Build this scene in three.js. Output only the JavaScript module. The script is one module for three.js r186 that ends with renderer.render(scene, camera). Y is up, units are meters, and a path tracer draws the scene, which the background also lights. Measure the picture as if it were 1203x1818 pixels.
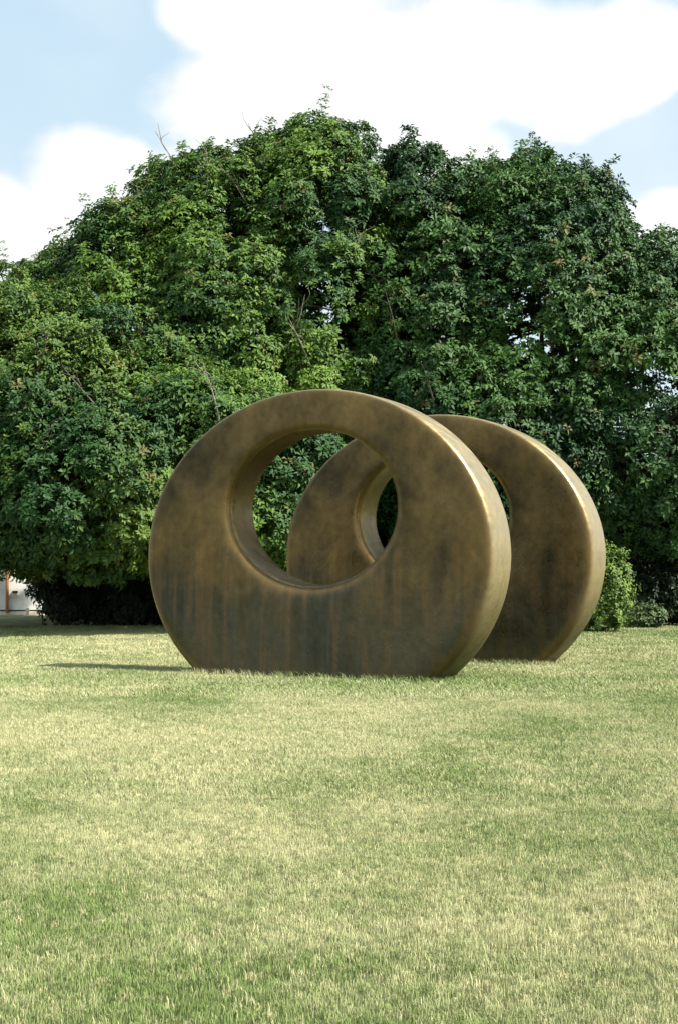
import * as THREE from 'three';
import { mergeGeometries } from 'three/addons/utils/BufferGeometryUtils.js';
import { RoundedBoxGeometry } from 'three/addons/geometries/RoundedBoxGeometry.js';
import { ImprovedNoise } from 'three/addons/math/ImprovedNoise.js';

// ---------- camera, sky, sun, exposure ----------
const scene = new THREE.Scene();
const camera = new THREE.PerspectiveCamera(39.6, 677 / 1024, 0.1, 3000);
camera.position.set(0, 1.55, 0);
camera.lookAt(0, 1.55 + Math.tan(2.2 * Math.PI / 180) * 10, -10);
const renderer = new THREE.WebGLRenderer({ antialias: true });
renderer.setSize(677, 1024);
renderer.toneMapping = THREE.LinearToneMapping;
renderer.toneMappingExposure = 2.0;
renderer.shadowMap.enabled = true;

const sun = new THREE.DirectionalLight(new THREE.Color(1, 0.94, 0.82), 4.9);
sun.position.set(0.62, 0.80, 0.30).multiplyScalar(60).add(new THREE.Vector3(0, 0, -25));
sun.target.position.set(0, 0, -25);
sun.castShadow = true;
sun.shadow.mapSize.set(4096, 4096);
Object.assign(sun.shadow.camera, { left: -30, right: 30, top: 30, bottom: -30, near: 1, far: 140 });
scene.add(sun, sun.target);

const perlin = new ImprovedNoise();
const noise = (x, y, z) => perlin.noise(x, y, z);
function fbm(x, y, z, oct = 4) {
  let a = 0.5, s = 0, f = 1;
  for (let i = 0; i < oct; i++) { s += a * noise(x * f + 17.3 * i, y * f + 5.1 * i, z * f - 9.7 * i); a *= 0.5; f *= 2.03; }
  return s;
}
const clamp = (x, a = 0, b = 1) => Math.min(b, Math.max(a, x));
const sstep = (a, b, x) => { const t = clamp((x - a) / (b - a)); return t * t * (3 - 2 * t); };
const lerp = (a, b, t) => a + (b - a) * t;
function rng(seed) {
  let a = seed >>> 0;
  return () => { a = (a + 0x6d2b79f5) | 0; let t = Math.imul(a ^ (a >>> 15), 1 | a); t = (t + Math.imul(t ^ (t >>> 7), 61 | t)) ^ t; return ((t ^ (t >>> 14)) >>> 0) / 4294967296; };
}

{ // a summer sky with heaps of fair-weather cloud, computed by direction
  const W = 4096, H = 2048, data = new Float32Array(W * H * 4);
  // cloud heaps: azimuth from straight ahead and elevation in degrees, half-sizes in degrees
  const heaps = [
    [-1.6, 19.3, 5.0, 3.4], [3.6, 18.6, 5.5, 3.0], [-4.6, 18.6, 3.2, 2.6], [8.2, 18.8, 3.4, 2.8], [11.6, 19.4, 2.8, 2.0], [1.5, 16.4, 8.5, 2.6], [-5.2, 21, 2.4, 2.0],
    [-10.6, 15.0, 2.9, 2.2], [-8.6, 15.6, 1.5, 1.2], [-13.5, 13.6, 2.8, 2.2], [-11, 12.6, 4, 2.6], [13.2, 13.2, 3.6, 2.2], [9.5, 14.6, 2.6, 1.2], [-20, 14, 4, 3], [22, 17, 5, 3], [29, 12, 5, 3], [-29, 19, 5, 3],
  ];
  for (let j = 0; j < H; j++) {
    const el = ((j + 0.5) / H - 0.5) * Math.PI, ey = Math.sin(el), ec = Math.cos(el), eld = el * 180 / Math.PI;
    for (let i = 0; i < W; i++) {
      const ph = ((i + 0.5) / W - 0.5) * 2 * Math.PI, x = Math.cos(ph) * ec, z = Math.sin(ph) * ec;
      const az = Math.atan2(x, -z) * 180 / Math.PI;
      const h = clamp(ey);
      let r = lerp(0.44, 0.13, Math.pow(h, 0.75)), g = lerp(0.51, 0.26, Math.pow(h, 0.75)), b = lerp(0.54, 0.38, Math.pow(h, 0.8));
      if (ey > -0.02) {
        const n = fbm(x * 9, ey * 13, z * 9, 7), big = fbm(x * 2.3 + 4, ey * 4.2, z * 2.3 - 2, 3);
        let d = -1;
        for (const [ha, he, ra, re] of heaps) {
          const u = (az - ha) / ra, v = (eld - he) / re, q = u * u + v * v;
          if (q < 6) d = Math.max(d, 1 - Math.sqrt(q));
        }
        const ahead = sstep(46, 30, Math.abs(az)) * sstep(44, 26, eld);
        const roam = big * 2.4 + 0.12;
        const field = lerp(roam, Math.max(d, -0.6), ahead) + n * 1.15;
        let c = sstep(-0.16, 0.36, field);
        c = Math.max(c, 0.32 * sstep(-0.15, 0.6, fbm(x * 5 + 8, ey * 9, z * 5, 4) * 1.6 + 0.1) * sstep(0.75, 0.1, ey));
        const core = 0.87 + 0.10 * sstep(0, 0.7, field) + 0.20 * fbm(x * 11, ey * 16 + 3, z * 11, 4);
        c *= sstep(-0.02, 0.04, ey);
        r = lerp(r, 0.60 * core, c); g = lerp(g, 0.612 * core, c); b = lerp(b, 0.62 * core, c);
      }
      const k = (j * W + i) * 4, s = 1;
      data[k] = r * s; data[k + 1] = g * s; data[k + 2] = b * s; data[k + 3] = 1;
    }
  }
  const t = new THREE.DataTexture(data, W, H, THREE.RGBAFormat, THREE.FloatType);
  t.mapping = THREE.EquirectangularReflectionMapping;
  t.magFilter = t.minFilter = THREE.LinearFilter; t.wrapS = THREE.RepeatWrapping; t.needsUpdate = true;
  scene.background = t; scene.environment = t;
}

// ---------- helpers ----------
const used = {};
function numbered(name) { const n = used[name] = (used[name] ?? -1) + 1; return n ? `${name}_${String(n).padStart(3, '0')}` : name; }
function shade(o) { o.castShadow = o.receiveShadow = true; return o; }
function thing(name, label, category, [x, y, z], turn = 0, group) {
  const o = new THREE.Group(); o.name = numbered(name); o.position.set(x, y, z); o.rotation.y = turn;
  o.userData = { label, category }; if (group) o.userData.group = group;
  scene.add(o); return o;
}
function part(name, geo, mat, parent, kind) {
  const m = shade(new THREE.Mesh(geo, mat)); m.name = name; if (kind) m.userData.kind = kind; parent.add(m); return m;
}
function box(w, h, d, x, y, z, r = 0.01) { return new RoundedBoxGeometry(w, h, d, 2, r).translate(x, y, z); }
const rgb = (r, g, b) => new THREE.Color().setRGB(r, g, b);

// ---------- lawn ----------
function lawnTone(x, z) {             // 0 lush green .. 1 dry straw
  let t = 0.43 + 1.30 * fbm(x * 0.5 + 3, 0.3, z * 0.34 - 8, 4) + 0.85 * fbm(x * 1.7, 7.1, z * 1.7, 4);
  t += 0.42 * Math.exp(-(((x + 2.2) / 4) ** 2 + ((z + 14.2) / 2.3) ** 2)) + 0.22 * Math.exp(-(((x - 4) / 3) ** 2 + ((z + 14) / 1.4) ** 2));
  t += 0.25 * Math.exp(-(((z + 26) / 4) ** 2));
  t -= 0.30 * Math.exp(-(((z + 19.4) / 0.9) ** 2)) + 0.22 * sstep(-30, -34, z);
  return clamp(t);
}
const GREEN = [0.195, 0.262, 0.090], STRAW = [0.475, 0.475, 0.265];
function lawnColor(x, z, c) {
  const t = lawnTone(x, z);
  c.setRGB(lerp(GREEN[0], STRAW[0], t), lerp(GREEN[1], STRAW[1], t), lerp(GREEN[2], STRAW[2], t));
  return c;
}
{
  const xs = [], zs = [];
  for (let x = -16; x <= 16.001; x += 0.14) xs.push(x);
  for (let k = 1; k <= 16; k++) { xs.push(16 + 1.5 ** k * 1.0); xs.unshift(-16 - 1.5 ** k * 1.0); }
  for (let z = 6; z >= -44; z -= 0.14) zs.push(z);
  for (let k = 1; k <= 16; k++) { zs.push(-44 - 1.5 ** k); zs.unshift(6 + 1.5 ** k); }
  const pos = [], col = [], uv = [], idx = [], c = new THREE.Color(), n = xs.length;
  for (const z of zs) for (const x of xs) {
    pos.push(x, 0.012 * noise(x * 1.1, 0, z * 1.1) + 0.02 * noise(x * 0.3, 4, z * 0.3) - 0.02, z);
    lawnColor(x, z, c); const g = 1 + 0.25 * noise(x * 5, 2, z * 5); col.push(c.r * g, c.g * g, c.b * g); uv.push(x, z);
  }
  for (let j = 0; j + 1 < zs.length; j++) for (let i = 0; i + 1 < n; i++) { const a = j * n + i; idx.push(a, a + 1, a + n, a + 1, a + n + 1, a + n); }
  const g = new THREE.BufferGeometry();
  g.setAttribute('position', new THREE.Float32BufferAttribute(pos, 3));
  g.setAttribute('color', new THREE.Float32BufferAttribute(col, 3));
  g.setAttribute('uv', new THREE.Float32BufferAttribute(uv, 2));
  g.setIndex(idx); g.computeVertexNormals();
  if (g.attributes.normal.getY(5) < 0) { for (let i = 0; i < idx.length; i += 3) [idx[i], idx[i + 1]] = [idx[i + 1], idx[i]]; g.setIndex(idx); g.computeVertexNormals(); }
  const N = 1024, d = new Uint8Array(N * N * 4), bm = new Uint8Array(N * N * 4), R = rng(5), field = new Float32Array(N * N);
  for (let s = 0; s < 90000; s++) {   // short mown blades lying every way, tileable
    let x = R() * N, y = R() * N; const a = R() * 6.283, L = 8 + R() * 16, v = 0.25 + R() * 0.75;
    for (let k = 0; k < L; k++) { field[(((y | 0) + N) % N) * N + (((x | 0) + N) % N)] = v * (0.6 + 0.4 * k / L); x += Math.cos(a); y += Math.sin(a); }
  }
  for (let i = 0; i < N * N; i++) { const v = clamp(0.66 + field[i] * 0.34) * 255; d[i * 4] = v; d[i * 4 + 1] = v; d[i * 4 + 2] = v * 0.95; d[i * 4 + 3] = 255; bm[i * 4] = bm[i * 4 + 1] = bm[i * 4 + 2] = field[i] * 255; bm[i * 4 + 3] = 255; }
  const tex = (a, srgb) => { const t = new THREE.DataTexture(a, N, N); t.wrapS = t.wrapT = THREE.RepeatWrapping; t.magFilter = THREE.LinearFilter; t.minFilter = THREE.LinearFilter; t.repeat.set(0.9, 0.9); if (srgb) t.colorSpace = THREE.SRGBColorSpace; t.needsUpdate = true; return t; };
  const lawn = shade(new THREE.Mesh(g, new THREE.MeshStandardMaterial({ vertexColors: true, map: tex(d, true), bumpMap: tex(bm), bumpScale: 0.015, roughness: 1 })));
  lawn.name = 'lawn'; lawn.userData.kind = 'structure'; scene.add(lawn);
}
{ // standing grass blades
  const R = rng(77);
  function tuft(blades, spread, hmin, hmax, w) {
    const pos = [], idx = [];
    for (let k = 0; k < blades; k++) {
      const a = R() * 6.283, r = Math.sqrt(R()) * spread, x = Math.cos(a) * r, z = Math.sin(a) * r, h = lerp(hmin, hmax, R());
      const f = R() * 6.283, lean = (0.2 + R() * 1.1) * h, la = R() * 6.283, dx = Math.cos(f) * w / 2, dz = Math.sin(f) * w / 2, lx = Math.cos(la) * lean, lz = Math.sin(la) * lean, b = pos.length / 3;
      pos.push(x - dx, -0.02, z - dz, x + dx, -0.02, z + dz, x - dx * 0.8 + lx * 0.35, h * 0.6, z - dz * 0.8 + lz * 0.35, x + dx * 0.8 + lx * 0.35, h * 0.6, z + dz * 0.8 + lz * 0.35, x + lx, h, z + lz);
      idx.push(b, b + 1, b + 2, b + 1, b + 3, b + 2, b + 2, b + 3, b + 4);
    }
    const g = new THREE.BufferGeometry(); g.setAttribute('position', new THREE.Float32BufferAttribute(pos, 3)); g.setIndex(idx); g.computeVertexNormals(); return g;
  }
  const mat = new THREE.MeshPhysicalMaterial({ color: 0xffffff, roughness: 0.8, specularIntensity: 0.5, side: THREE.DoubleSide });
  const root = thing('lawn_grass', 'short dry mown grass of straw and green blades covering the lawn', 'grass', [0, 0, 0]); root.userData.kind = 'stuff';
  const M = new THREE.Matrix4(), q = new THREE.Quaternion(), e = new THREE.Euler(), c = new THREE.Color();
  function sow(z0, z1, density, geo, smin, smax) {
    const list = [], rows = Math.ceil((z0 - z1) / 0.25);
    for (let j = 0; j < rows; j++) {
      const z = z0 - j * 0.25, half = Math.abs(z) * 0.255 + 1.3, n = Math.round(half * 2 * 0.25 * density);
      for (let i = 0; i < n; i++) list.push([(R() * 2 - 1) * half, z - R() * 0.25]);
    }
    const im = new THREE.InstancedMesh(geo, mat, list.length);
    list.forEach(([x, z], i) => {
      const t = lawnTone(x, z), s = lerp(smin, smax, R()) * (1.12 - 0.25 * t);
      M.compose(new THREE.Vector3(x, -0.005, z), q.setFromEuler(e.set(0, R() * 6.283, 0)), new THREE.Vector3(s, s * (0.7 + R() * 0.5), s));
      im.setMatrixAt(i, M); lawnColor(x, z, c);
      const dry = R(), v = 0.86 + R() * 0.38;
      if (dry > 0.85) c.lerp(rgb(0.62, 0.56, 0.35), 0.6); else if (dry < 0.2) c.lerp(rgb(0.15, 0.21, 0.065), 0.6);
      im.setColorAt(i, c.multiplyScalar(v));
    });
    shade(im); im.name = 'grass_blades'; im.userData.kind = 'stuff'; root.add(im);
  }
  sow(-2.6, -9.5, 1500, tuft(15, 0.035, 0.007, 0.030, 0.0029), 0.55, 1.15);
  sow(-9.5, -17, 520, tuft(18, 0.06, 0.008, 0.030, 0.0040), 0.7, 1.3);
  sow(-17, -24.5, 260, tuft(18, 0.09, 0.015, 0.045, 0.006), 0.7, 1.3);
  { // longer grass the mower missed, round the feet of the two bronzes
    const foot = tuft(9, 0.03, 0.03, 0.095, 0.005), list = [], e2 = new THREE.Euler();
    for (const [sx, sz] of [[-0.24, -20.3], [1.68, -23.66]]) for (let i = 0; i < 520; i++) {
      const u = R() * 2 - 1, side = R() < 0.8, lx = side ? u * 1.98 : (R() < 0.5 ? -1 : 1) * (1.90 + R() * 0.08), lz = side ? (R() < 0.5 ? -1 : 1) * (0.46 + R() * 0.07) : u * 0.48;
      list.push([sx + lx * Math.cos(0.45) - lz * Math.sin(0.45), sz + lx * Math.sin(0.45) + lz * Math.cos(0.45)]);
    }
    const im = new THREE.InstancedMesh(foot, mat, list.length);
    list.forEach(([x, z], i) => { const s = 0.5 + R() * 0.8; im.setMatrixAt(i, M.compose(new THREE.Vector3(x, 0, z), q.setFromEuler(e2.set(0, R() * 6.283, 0)), new THREE.Vector3(s, s, s))); lawnColor(x, z, c); im.setColorAt(i, c.multiplyScalar(0.8 + R() * 0.4)); });
    shade(im); im.name = 'grass_blades'; im.userData.kind = 'stuff'; root.add(im);
  }
  sow(-24.5, -37, 110, tuft(20, 0.13, 0.016, 0.05, 0.009), 0.7, 1.3);
}

// ---------- white outbuilding behind the trees on the left ----------
{
  const b = thing('white_outbuilding', 'low white rendered building with brown downpipe, half hidden behind trees at left', 'building', [-15.1, 0, -49]);
  const N = 256, d = new Uint8Array(N * N * 4);
  for (let i = 0; i < N * N; i++) { const x = i % N, y = i / N | 0, v = 232 + 30 * fbm(x * 0.03, y * 0.03, 1, 4); d[i * 4] = v; d[i * 4 + 1] = v; d[i * 4 + 2] = v - 3; d[i * 4 + 3] = 255; }
  const t = new THREE.DataTexture(d, N, N); t.colorSpace = THREE.SRGBColorSpace; t.magFilter = THREE.LinearFilter; t.wrapS = t.wrapT = THREE.RepeatWrapping; t.needsUpdate = true;
  const white = new THREE.MeshStandardMaterial({ map: t, roughness: 0.9 }), brown = new THREE.MeshStandardMaterial({ color: rgb(0.30, 0.15, 0.06), roughness: 0.6 });
  const dark = new THREE.MeshStandardMaterial({ color: rgb(0.035, 0.032, 0.03), roughness: 0.7 }), slate = new THREE.MeshStandardMaterial({ color: rgb(0.12, 0.11, 0.11), roughness: 0.85 }), pale = new THREE.MeshStandardMaterial({ color: rgb(0.72, 0.66, 0.52), roughness: 0.8 });
  part('wall', box(11, 3.3, 6, 0, 1.75, 0, 0.02), white, b);
  part('plinth', box(11.1, 0.14, 6.1, 0, 0.03, 0, 0.02), pale, b);
  part('damp_course', box(11.06, 0.045, 6.06, 0, 0.135, 0, 0.01), dark, b);
  const roof = new THREE.Shape([new THREE.Vector2(-3.5, 0), new THREE.Vector2(3.5, 0), new THREE.Vector2(0, 1.9)]);
  part('roof', new THREE.ExtrudeGeometry(roof, { depth: 11.6, bevelEnabled: false }).rotateY(Math.PI / 2).translate(-5.8, 3.42, 0), slate, b);
  for (const x of [-4.6, -0.5, 4.42]) part('downpipe', new THREE.CylinderGeometry(0.055, 0.055, 3.3, 12).translate(x, 1.72, 3.09), brown, b);
  part('gutter', new THREE.CylinderGeometry(0.07, 0.07, 11.5, 10).rotateZ(Math.PI / 2).translate(0, 3.36, 3.12), brown, b);
  const v = part('wall_vent', box(0.16, 0.16, 0.05, 4.66, 0.66, 3.02, 0.01), pale, b);
  part('hood', box(0.17, 0.07, 0.09, 4.66, 0.735, 3.04, 0.01), dark, v);
  part('corner_post', box(0.1, 0.22, 0.1, 5.1, 0.11, 3.2, 0.01), pale, b);
}

// ---------- foliage ----------
function sprigGeo(R, leaves, len, wid, droop) {    // a spray of leaflets radiating from a shoot tip
  const pos = [], idx = [];
  for (let k = 0; k < leaves; k++) {
    const a = k / leaves * 6.283 + (R() - 0.5) * 0.7, L = len * (0.65 + R() * 0.55), w = wid * (0.75 + R() * 0.5), up = 0.5 + (R() - 0.5) * 0.9, off = (R() - 0.5) * len * 0.7;
    const cx = Math.cos(a), cz = Math.sin(a), px = -cz, pz = cx, tilt = (R() - 0.5) * 0.6, b = pos.length / 3;
    const P = (s, side, fold) => { const y = off + L * (up * s - droop * s * s) + fold * w * 0.35 + side * tilt * w; pos.push(cx * L * s + px * side * w, y, cz * L * s + pz * side * w); };
    P(0.12, 0, 0); P(0.55, 0.5, 1); P(0.6, 0, 0); P(0.55, -0.5, 1); P(1.05, 0, 0);
    idx.push(b, b + 1, b + 2, b, b + 2, b + 3, b + 1, b + 4, b + 2, b + 2, b + 4, b + 3);
  }
  const g = new THREE.BufferGeometry(); g.setAttribute('position', new THREE.Float32BufferAttribute(pos, 3)); g.setIndex(idx); g.computeVertexNormals(); return g;
}
const leafMat = new THREE.MeshPhysicalMaterial({ color: 0xffffff, roughness: 0.55, specularIntensity: 0.45, side: THREE.DoubleSide, transmission: 0.35, thickness: 0 });
function barkMat(r, g, b) {
  const N = 256, d = new Uint8Array(N * N * 4);
  for (let i = 0; i < N * N; i++) { const x = i % N / N, y = (i / N | 0) / N, v = clamp(0.62 + 0.8 * fbm(x * 18, y * 4, 3, 4) + 0.3 * fbm(x * 3, y * 3, 9, 2)) * 255; d[i * 4] = d[i * 4 + 1] = d[i * 4 + 2] = v; d[i * 4 + 3] = 255; }
  const t = new THREE.DataTexture(d, N, N); t.magFilter = THREE.LinearFilter; t.wrapS = t.wrapT = THREE.RepeatWrapping; t.needsUpdate = true;
  return new THREE.MeshStandardMaterial({ color: rgb(r, g, b), map: t, bumpMap: t, bumpScale: 0.02, roughness: 0.95 });
}
const bark = barkMat(0.46, 0.42, 0.33), darkBark = barkMat(0.17, 0.145, 0.11);
function limbGeo(pts, r0, r1, sides = 7) {        // a tapering, bending tube
  const curve = new THREE.CatmullRomCurve3(pts), n = Math.max(6, pts.length * 5), g = new THREE.TubeGeometry(curve, n, 1, sides, false), p = g.attributes.position, c = new THREE.Vector3();
  for (let i = 0; i <= n; i++) { curve.getPointAt(i / n, c); const r = lerp(r0, r1, i / n); for (let k = 0; k <= sides; k++) { const j = i * (sides + 1) + k; p.setXYZ(j, c.x + (p.getX(j) - c.x) * r, c.y + (p.getY(j) - c.y) * r, c.z + (p.getZ(j) - c.z) * r); } }
  g.computeVertexNormals(); return g;
}
const V = (x, y, z) => new THREE.Vector3(x, y, z);

function tree(o) {
  const R = rng(o.seed), t = thing('broadleaf_tree', o.label, 'tree', o.at);
  const ell = o.lobes.map(([x, y, z, a, b, c]) => ({ p: V(x, y, z), r: V(a, b, c) }));
  const depth = (p, skip) => { let m = 9; for (const e of ell) if (e !== skip) { const q = V((p.x - e.p.x) / e.r.x, (p.y - e.p.y) / e.r.y, (p.z - e.p.z) / e.r.z).length(); m = Math.min(m, q); } return m; };
  // clumps of leaves on the outside of the crown
  const clumps = [];
  for (const e of ell) {
    const area = e.r.x * e.r.y + e.r.y * e.r.z + e.r.x * e.r.z, n = Math.round(area * o.clumps);
    for (let i = 0; i < n; i++) {
      const y = 1 - 2 * (i + 0.5) / n + (R() - 0.5) * 0.1, a = i * 2.39996 + (R() - 0.5) * 0.7, s = Math.sqrt(Math.max(0, 1 - y * y)), k = 0.74 + R() * 0.24;
      const d = V(Math.cos(a) * s, y, Math.sin(a) * s), p = V(e.p.x + d.x * e.r.x * k, e.p.y + d.y * e.r.y * k, e.p.z + d.z * e.r.z * k);
      if (p.y < o.low + 0.9 * noise(p.x * 0.9, 3, p.z * 0.9) || depth(p, e) < 0.72) continue;
      clumps.push({ p, d: V(d.x / e.r.x, d.y / e.r.y, d.z / e.r.z).normalize(), r: lerp(0.35, 0.82, R()), tone: R() });
    }
  }
  const list = [];
  for (const c of clumps) {
    const n = Math.round(o.sprigs * c.r * c.r);
    for (let i = 0; i < n; i++) {
      const u = V(R() * 2 - 1, R() * 2 - 1, R() * 2 - 1).normalize();
      if (u.dot(c.d) < -0.35 || u.y < -0.75) { i -= R() < 0.8 ? 1 : 0; continue; }
      const k = c.r * (0.62 + 0.42 * Math.sqrt(R()));
      const p = V(c.p.x + u.x * k * 1.05, c.p.y + u.y * k * 0.72 + 0.1, c.p.z + u.z * k * 1.05);
      if (p.y < o.low * 0.7) continue;
      list.push([p, u.clone().multiplyScalar(0.6).addScaledVector(c.d, 0.35).add(V(0, 0.55, 0)).normalize(), c.tone, 0]);
    }
    if (R() < 0.85 && c.d.y > -0.25) {          // shoots that stand out of the outline
      const m = 6 + (R() * 12 | 0), lenS = 0.4 + R() * 0.75, dir = c.d.clone().add(V((R() - 0.5) * 0.8, 0.75, (R() - 0.5) * 0.8)).normalize();
      for (let k = 0; k < m; k++) list.push([c.p.clone().addScaledVector(dir, c.r * (0.7 + lenS * k / m)).add(V((R() - 0.5) * 0.22, (R() - 0.5) * 0.15, (R() - 0.5) * 0.22)), dir, c.tone, 1]);
    }
  }
  for (const e of ell) {                       // the leafy skin between the clumps, broken by hollows
    const n = Math.round(o.skin * (e.r.x * e.r.y + e.r.y * e.r.z + e.r.x * e.r.z));
    for (let i = 0; i < n; i++) {
      const u = V(R() * 2 - 1, R() * 2 - 1, R() * 2 - 1).normalize(), hol = noise(u.x * 3.1 + o.seed, u.y * 3.1, u.z * 3.1), k = 0.93 + 0.16 * hol + (R() - 0.5) * 0.14;
      if (hol < -0.33) continue;
      const p = V(e.p.x + u.x * e.r.x * k, e.p.y + u.y * e.r.y * k, e.p.z + u.z * e.r.z * k);
      if (p.y < o.low + 0.9 * noise(p.x * 0.9, 3, p.z * 0.9) || depth(p, e) < 0.8) continue;
      list.push([p, u.clone().add(V((R() - 0.5) * 0.7, 0.7, (R() - 0.5) * 0.7)).normalize(), 0.45 + 0.5 * hol, 0]);
    }
  }
  for (const e of ell) {                       // leaves within
    const n = Math.round(o.inner * e.r.x * e.r.y);
    for (let i = 0; i < n; i++) {
      const u = V(R() * 2 - 1, R() * 2 - 1, R() * 2 - 1).normalize(), k = 0.5 + 0.32 * R(), p = V(e.p.x + u.x * e.r.x * k, e.p.y + u.y * e.r.y * k, e.p.z + u.z * e.r.z * k);
      if (p.y < o.low) continue;
      list.push([p, V((R() - 0.5), 1, (R() - 0.5)).add(u).normalize(), 0.5, 0]);
    }
  }
  const variants = [0, 1, 2].map(() => sprigGeo(R, 8, 0.19, 0.078, 0.38));
  const M = new THREE.Matrix4(), q = new THREE.Quaternion(), q2 = new THREE.Quaternion(), up = V(0, 1, 0), col = new THREE.Color(), A = rgb(...o.dark), B = rgb(...o.light), Y = rgb(0.20, 0.15, 0.05);
  variants.forEach((g, k) => {
    const mine = list.filter((_, i) => i % 3 === k), im = new THREE.InstancedMesh(g, leafMat, mine.length);
    mine.forEach(([p, n, tone, tip], i) => {
      q.setFromUnitVectors(up, n); q2.setFromAxisAngle(up, R() * 6.283); q.multiply(q2);
      const s = o.leaf * lerp(0.7, 1.3, R()) * (tip ? 0.8 : 1); M.compose(p, q, V(s, s, s)); im.setMatrixAt(i, M);
      const w = clamp(0.5 + 0.75 * (tone - 0.5) + 0.9 * (R() - 0.5) + 1.1 * noise(p.x * 0.35, p.y * 0.35, p.z * 0.35 + o.seed) + (tip ? 0.2 : 0));
      col.copy(A).lerp(B, w); if (R() < (tip ? 0.12 : 0.02)) col.lerp(Y, 0.6);
      im.setColorAt(i, col);
    });
    shade(im); im.name = 'crown'; im.userData.kind = 'stuff'; t.add(im);
  });
  // trunk, limbs and twigs
  const T = V(o.trunk[0], 0, o.trunk[1]), fork = V(T.x + 0.15, o.fork, T.z - 0.1);
  part('trunk', mergeGeometries([limbGeo([V(T.x, -0.1, T.z), V(T.x + 0.06, o.fork * 0.4, T.z), fork], o.girth, o.girth * 0.62, 14), new THREE.ConeGeometry(o.girth * 1.7, 0.9, 14, 4, true).translate(T.x, 0.32, T.z)]), o.bark, t);
  const limbs = [];
  for (let i = 0; i < o.limbs; i++) {
    const c = clumps[Math.floor((i + R()) / o.limbs * clumps.length)]; if (!c) continue;
    const start = V(T.x, lerp(o.fork * 0.5, o.fork, R()), T.z), end = c.p.clone().lerp(V(T.x, c.p.y * 0.6 + 1, T.z), 0.12), mid = start.clone().lerp(end, 0.5).add(V((R() - 0.5) * 0.9, 0.5 + R() * 0.8, (R() - 0.5) * 0.9));
    limbs.push([start, mid, end]);
    part('limb', limbGeo([start, start.clone().lerp(mid, 0.5).add(V(0, 0.25, 0)), mid, end], o.girth * 0.34, 0.03), o.bark, t);
  }
  const twigs = [];
  for (const c of clumps) {
    let best = null, bd = 1e9; for (const l of limbs) for (const s of [0.35, 0.6, 0.85]) { const p = l[s < 0.5 ? 0 : 1].clone().lerp(l[s < 0.5 ? 1 : 2], s < 0.5 ? s * 2 : s * 2 - 1), d = p.distanceTo(c.p); if (d < bd) { bd = d; best = p; } }
    if (best) twigs.push(limbGeo([best, best.clone().lerp(c.p, 0.5).add(V((R() - 0.5) * 0.5, 0.15, (R() - 0.5) * 0.5)), c.p.clone().addScaledVector(c.d, c.r * 0.6)], 0.042, 0.009, 4));
  }
  const front = clumps.filter((c) => c.d.z > 0.35 && c.d.y > -0.3);
  for (let i = 0; i < o.bare && front.length; i++) {      // bare forking twigs that show between the leaves
    const c = front[R() * front.length | 0], a = c.p.clone().addScaledVector(c.d, c.r * 0.7).add(V(0, -0.3, 0)), dir = V((R() - 0.5) * 2, 0.5 + R() * 0.8, 0.25).normalize(), L = 0.7 + R() * 0.9, b = a.clone().addScaledVector(dir, L);
    twigs.push(limbGeo([a, a.clone().lerp(b, 0.5).add(V(0.05, -0.06, 0.05)), b], 0.024, 0.007, 4));
    for (let k = 0; k < 3; k++) { const p = a.clone().lerp(b, 0.35 + 0.2 * k); twigs.push(limbGeo([p, p.clone().addScaledVector(dir, 0.2).add(V((R() - 0.5) * 0.4, 0.1, 0.05)), p.clone().addScaledVector(dir, 0.4).add(V((R() - 0.5) * 0.8, 0.1, 0.1))], 0.012, 0.004, 4)); }
  }
  if (twigs.length) part('twig', mergeGeometries(twigs), o.bark, t, 'stuff');
  return t;
}
tree({ seed: 11, at: [-3.6, 0, -38.5], label: 'tallest broad mid-green tree, its pale branches showing behind the front sculpture', trunk: [0, 0], fork: 3.2, girth: 0.34, limbs: 24, bark, low: 1.1,
  lobes: [[2.9, 8.2, 0, 2.7, 5.5, 3.8], [0.6, 7.6, 0.2, 3.2, 5.2, 4.0], [-1.2, 6.7, 0.3, 3.2, 4.9, 4.0], [-3.8, 5.4, 0, 3.0, 4.2, 3.6], [0.0, 3.7, 4.6, 3.8, 2.6, 2.8]], clumps: 3.3, sprigs: 290, inner: 75, skin: 165, leaf: 0.76, bare: 26, dark: [0.026, 0.088, 0.018], light: [0.140, 0.250, 0.034] });
tree({ seed: 23, at: [5.2, 0, -38], label: 'dark green tree filling the right, behind and right of the rear sculpture', trunk: [0.2, -0.4], fork: 2.6, girth: 0.36, limbs: 15, bark: darkBark, low: 1.3,
  lobes: [[-2.7, 7.2, 0, 2.8, 5.3, 3.3], [0, 7.3, 0, 3.2, 5.4, 3.7], [2.5, 6.1, 0, 3.0, 4.5, 3.5], [-1.2, 4.4, 1.0, 3.4, 3.0, 3.0]], clumps: 3.2, sprigs: 235, inner: 75, skin: 135, leaf: 0.90, bare: 8, dark: [0.014, 0.060, 0.018], light: [0.064, 0.152, 0.028] });
tree({ seed: 37, at: [-8.2, 0, -33.9], label: 'lower yellow-green tree at the left edge, hanging over the white building', trunk: [2.2, -4.2], fork: 2.2, girth: 0.25, limbs: 11, bark: darkBark, low: 1.5,
  lobes: [[0.6, 4.6, 0, 3.3, 3.7, 3.4], [-2.9, 4.8, 0.2, 3.0, 3.4, 3.2], [2.4, 3.3, 1.4, 2.4, 2.2, 2.3]], clumps: 3.2, sprigs: 235, inner: 70, skin: 150, leaf: 0.80, bare: 6, dark: [0.028, 0.090, 0.020], light: [0.135, 0.222, 0.036] });

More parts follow.
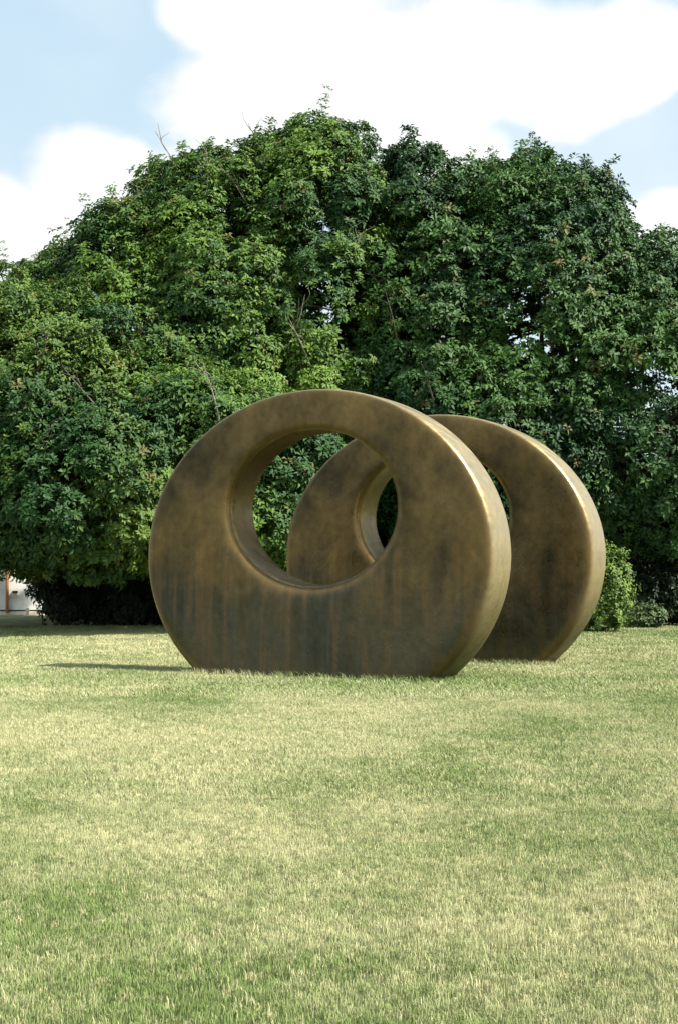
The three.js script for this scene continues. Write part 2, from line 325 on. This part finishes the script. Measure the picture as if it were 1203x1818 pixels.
// ---------- shrubs ----------
function shrub(name, label, category, at, w, h, o) {
  const R = rng(o.seed), t = thing(name, label, category, at, 0, o.group), list = [];
  for (let i = 0; i < o.n; i++) {
    const u = V(R() * 2 - 1, R() * 1.9 - 0.9, R() * 2 - 1).normalize(), lump = 1 + 0.55 * noise(u.x * 2.9 + o.seed, u.y * 2.9, u.z * 2.9) + (R() < 0.06 ? 0.22 * R() : 0), k = lump * (0.55 + 0.45 * Math.sqrt(R()));
    const p = V(u.x * w * k, h * 0.5 + u.y * h * 0.5 * k, u.z * w * 0.85 * k); if (p.y < 0.05) continue;
    list.push([p, V(u.x, u.y + 0.8, u.z).normalize()]);
  }
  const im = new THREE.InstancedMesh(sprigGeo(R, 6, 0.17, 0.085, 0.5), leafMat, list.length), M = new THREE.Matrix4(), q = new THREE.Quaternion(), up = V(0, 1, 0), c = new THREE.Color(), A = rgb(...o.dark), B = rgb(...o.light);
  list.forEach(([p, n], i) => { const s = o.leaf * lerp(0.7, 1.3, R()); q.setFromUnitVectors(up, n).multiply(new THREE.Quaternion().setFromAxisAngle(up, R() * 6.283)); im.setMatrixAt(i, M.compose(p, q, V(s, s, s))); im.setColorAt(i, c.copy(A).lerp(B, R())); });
  shade(im); im.name = 'foliage'; im.userData.kind = 'stuff'; t.add(im);
  const stems = []; for (let k = 0; k < 6; k++) { const a = k + R(), r = w * 0.5; stems.push(limbGeo([V(Math.cos(a) * 0.08, -0.05, Math.sin(a) * 0.08), V(Math.cos(a) * r * 0.5, h * 0.35, Math.sin(a) * r * 0.5), V(Math.cos(a) * r, h * 0.75, Math.sin(a) * r)], 0.035, 0.01, 5)); }
  part('stem', mergeGeometries(stems), darkBark, t, 'stuff');
  return t;
}
shrub('round_bush', 'sunlit bright green bush standing right of the rear sculpture', 'bush', [6.2, 0, -33.7], 0.72, 1.98, { seed: 91, n: 2300, leaf: 0.62, dark: [0.07, 0.13, 0.03], light: [0.21, 0.33, 0.05] });
shrub('low_plant', 'low leafy plant in the shade right of the bright bush', 'plant', [7.65, 0, -36.2], 0.7, 0.55, { seed: 92, n: 300, leaf: 0.7, dark: [0.06, 0.11, 0.04], light: [0.12, 0.18, 0.06] });
{
  const R = rng(404);
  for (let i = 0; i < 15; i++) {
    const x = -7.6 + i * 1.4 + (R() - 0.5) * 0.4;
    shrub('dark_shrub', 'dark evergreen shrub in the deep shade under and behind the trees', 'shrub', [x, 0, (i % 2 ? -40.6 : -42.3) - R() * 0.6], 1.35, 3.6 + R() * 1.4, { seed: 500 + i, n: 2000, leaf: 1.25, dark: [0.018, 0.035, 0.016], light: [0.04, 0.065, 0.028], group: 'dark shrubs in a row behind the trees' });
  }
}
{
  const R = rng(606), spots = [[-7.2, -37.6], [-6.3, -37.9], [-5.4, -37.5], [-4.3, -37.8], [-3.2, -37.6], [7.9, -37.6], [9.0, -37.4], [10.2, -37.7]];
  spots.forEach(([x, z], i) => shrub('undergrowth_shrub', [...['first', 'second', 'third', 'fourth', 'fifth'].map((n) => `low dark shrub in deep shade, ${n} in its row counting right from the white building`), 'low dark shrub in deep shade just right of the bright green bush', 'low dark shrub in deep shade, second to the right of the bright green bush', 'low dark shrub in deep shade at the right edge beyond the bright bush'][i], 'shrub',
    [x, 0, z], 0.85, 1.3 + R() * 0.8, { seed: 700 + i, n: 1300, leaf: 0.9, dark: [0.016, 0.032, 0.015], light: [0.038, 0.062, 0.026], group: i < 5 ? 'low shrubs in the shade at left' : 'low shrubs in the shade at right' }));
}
{ // far wood beyond the park
  const R = rng(808), n = 9000, im = new THREE.InstancedMesh(sprigGeo(R, 9, 1.3, 0.9, 0.4), leafMat, n), M = new THREE.Matrix4(), q = new THREE.Quaternion(), e = new THREE.Euler(), c = new THREE.Color();
  for (let i = 0; i < n; i++) {
    const x = (R() * 2 - 1) * 120, top = 5 + 4 * fbm(x * 0.05, 2, 1, 3) * 2, y = R() * top;
    M.compose(V(x, y, -140 - R() * 8), q.setFromEuler(e.set(R() * 1.6, R() * 6.28, R() * 1.6)), V(1, 1, 1)); im.setMatrixAt(i, M); im.setColorAt(i, c.setRGB(0.05 + R() * 0.05, 0.09 + R() * 0.06, 0.035));
  }
  shade(im); im.name = 'far_wood'; im.userData = { label: 'far-off line of woodland seen beyond the lawn', category: 'woodland', kind: 'stuff' }; scene.add(im);
}

// ---------- the two bronzes: plain pierced oval discs on a flat foot ----------
{
  const NU = 640, NV = 190, pos = [], col = [], uv = [], idx = [], rim = [], edges = [];
  const C = [0, 1.72], A = 2.72, B = 2.34, hc = [0.0, 2.38], ha = 1.30, hb = 1.10;
  // the rounded cross-section, with its points spread evenly along the outline
  const fine = [], at = [0], S = 4000, sect = [];
  for (let k = 0; k <= S; k++) { const ph = k / S * 6.28318530718, cp = Math.cos(ph), sp = Math.sin(ph); fine.push([Math.sign(cp) * Math.abs(cp) ** 0.24, Math.sign(sp) * Math.abs(sp) ** 0.24]); if (k) at.push(at[k - 1] + Math.hypot((fine[k][0] - fine[k - 1][0]) * 0.75, (fine[k][1] - fine[k - 1][1]) * 0.45)); }
  for (let j = 0, k = 0; j <= NV; j++) { const w = at[S] * j / NV; while (k < S - 1 && at[k + 1] < w) k++; const f = clamp((w - at[k]) / (at[k + 1] - at[k])); sect.push([lerp(fine[k][0], fine[k + 1][0], f), lerp(fine[k][1], fine[k + 1][1], f)]); }
  for (let i = 0; i <= NU; i++) {
    const th = i / NU * 6.28318530718, ct = Math.cos(th), st = Math.sin(th);
    // outer point and hole point along one ray of the sweep
    const ox = C[0] + A * ct, oy = C[1] + B * st, ix = hc[0] + ha * ct, iy = hc[1] + hb * st;
    const mx = (ox + ix) / 2, my = (oy + iy) / 2, hx = (ox - ix) / 2, hy = (oy - iy) / 2;
    for (let j = 0; j <= NV; j++) {
      const [u, v] = sect[j];
      let x = mx + hx * u, y = my + hy * u;
      const half = lerp(0.47, 0.37, clamp(y / 4));
      const z = v * half; y = Math.max(y, -0.04);
      pos.push(x, y, z); uv.push(x + z * 0.7, y); edges.push(Math.abs(u)); rim.push(sstep(0.90, 0.995, u) * sstep(0.3, 1.4, y));
    }
  }
  for (let i = 0; i < NU; i++) for (let j = 0; j < NV; j++) { const a = i * (NV + 1) + j, b = a + NV + 1; idx.push(a, b, a + 1, b, b + 1, a + 1); }
  const g = new THREE.BufferGeometry();
  g.setAttribute('position', new THREE.Float32BufferAttribute(pos, 3)); g.setAttribute('uv', new THREE.Float32BufferAttribute(uv, 2)); g.setIndex(idx); g.computeVertexNormals();
  const nn = g.attributes.normal; for (let i = 0; i <= NU; i++) for (let c = 0; c < 1; c++) { const a = i * (NV + 1), b = a + NV; const v = V(nn.getX(a) + nn.getX(b), nn.getY(a) + nn.getY(b), nn.getZ(a) + nn.getZ(b)).normalize(); nn.setXYZ(a, v.x, v.y, v.z); nn.setXYZ(b, v.x, v.y, v.z); }
  for (let j = 0; j <= NV; j++) { const a = j, b = NU * (NV + 1) + j; const v = V(nn.getX(a) + nn.getX(b), nn.getY(a) + nn.getY(b), nn.getZ(a) + nn.getZ(b)).normalize(); nn.setXYZ(a, v.x, v.y, v.z); nn.setXYZ(b, v.x, v.y, v.z); }
  for (let i = 0; i < pos.length; i += 3) {         // patina: brown and golden metal, verdigris low down, rain streaks
    const x = pos[i], y = pos[i + 1], z = pos[i + 2], cloud = fbm(x * 0.9, y * 0.7, z * 0.9 + 3, 4), streak = 1.15 * fbm(x * 5, y * 0.28, z * 5, 3) + 0.45 * fbm(x * 17, y * 0.7, z * 17 + 4, 2), fine = fbm(x * 11, y * 8, z * 11, 4);
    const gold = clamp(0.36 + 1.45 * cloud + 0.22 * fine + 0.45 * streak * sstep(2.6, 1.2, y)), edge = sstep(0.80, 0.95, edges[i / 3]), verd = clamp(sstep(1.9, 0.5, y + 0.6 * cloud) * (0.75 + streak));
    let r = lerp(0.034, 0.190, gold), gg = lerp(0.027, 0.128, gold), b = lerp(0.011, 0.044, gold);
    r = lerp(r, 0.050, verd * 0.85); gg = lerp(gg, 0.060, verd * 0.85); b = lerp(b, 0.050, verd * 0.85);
    const we = edge * 0.35; r = lerp(r, 0.30, we); gg = lerp(gg, 0.20, we); b = lerp(b, 0.075, we);
    const w = rim[i / 3] * 0.9; r = lerp(r, 0.44, w); gg = lerp(gg, 0.355, w); b = lerp(b, 0.20, w);
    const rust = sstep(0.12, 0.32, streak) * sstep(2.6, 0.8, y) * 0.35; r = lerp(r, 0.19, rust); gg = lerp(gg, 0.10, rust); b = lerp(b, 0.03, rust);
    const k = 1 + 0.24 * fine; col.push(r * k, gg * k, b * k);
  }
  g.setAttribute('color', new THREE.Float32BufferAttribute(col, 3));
  const N = 512, rd = new Uint8Array(N * N * 4);
  for (let i = 0; i < N * N; i++) { const x = i % N / N, y = (i / N | 0) / N, v = clamp(0.70 + 0.55 * fbm(x * 7, y * 5, 2, 5) + 0.3 * fbm(x * 40, y * 26, 8, 2)) * 255; rd[i * 4] = rd[i * 4 + 1] = rd[i * 4 + 2] = v; rd[i * 4 + 3] = 255; }
  const rt = new THREE.DataTexture(rd, N, N); rt.wrapS = rt.wrapT = THREE.MirroredRepeatWrapping; rt.repeat.set(0.6, 0.6); rt.magFilter = THREE.LinearFilter; rt.needsUpdate = true;
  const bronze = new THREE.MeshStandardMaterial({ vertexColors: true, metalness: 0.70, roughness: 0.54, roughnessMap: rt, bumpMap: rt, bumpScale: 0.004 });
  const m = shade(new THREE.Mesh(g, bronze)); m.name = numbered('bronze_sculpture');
  m.position.set(-0.24, 0, -20.3); m.rotation.y = -0.45;
  m.userData = { label: 'nearer of two large pierced oval bronze sculptures, whole opening in view', category: 'sculpture', group: 'oval bronze sculptures on the lawn' };
  scene.add(m);
  const r = m.clone(); r.name = numbered('bronze_sculpture'); r.position.set(1.68, 0, -23.66);
  r.userData = { ...m.userData, label: 'farther oval bronze sculpture, partly hidden behind the nearer one' };
  scene.add(r);
}
renderer.render(scene, camera);
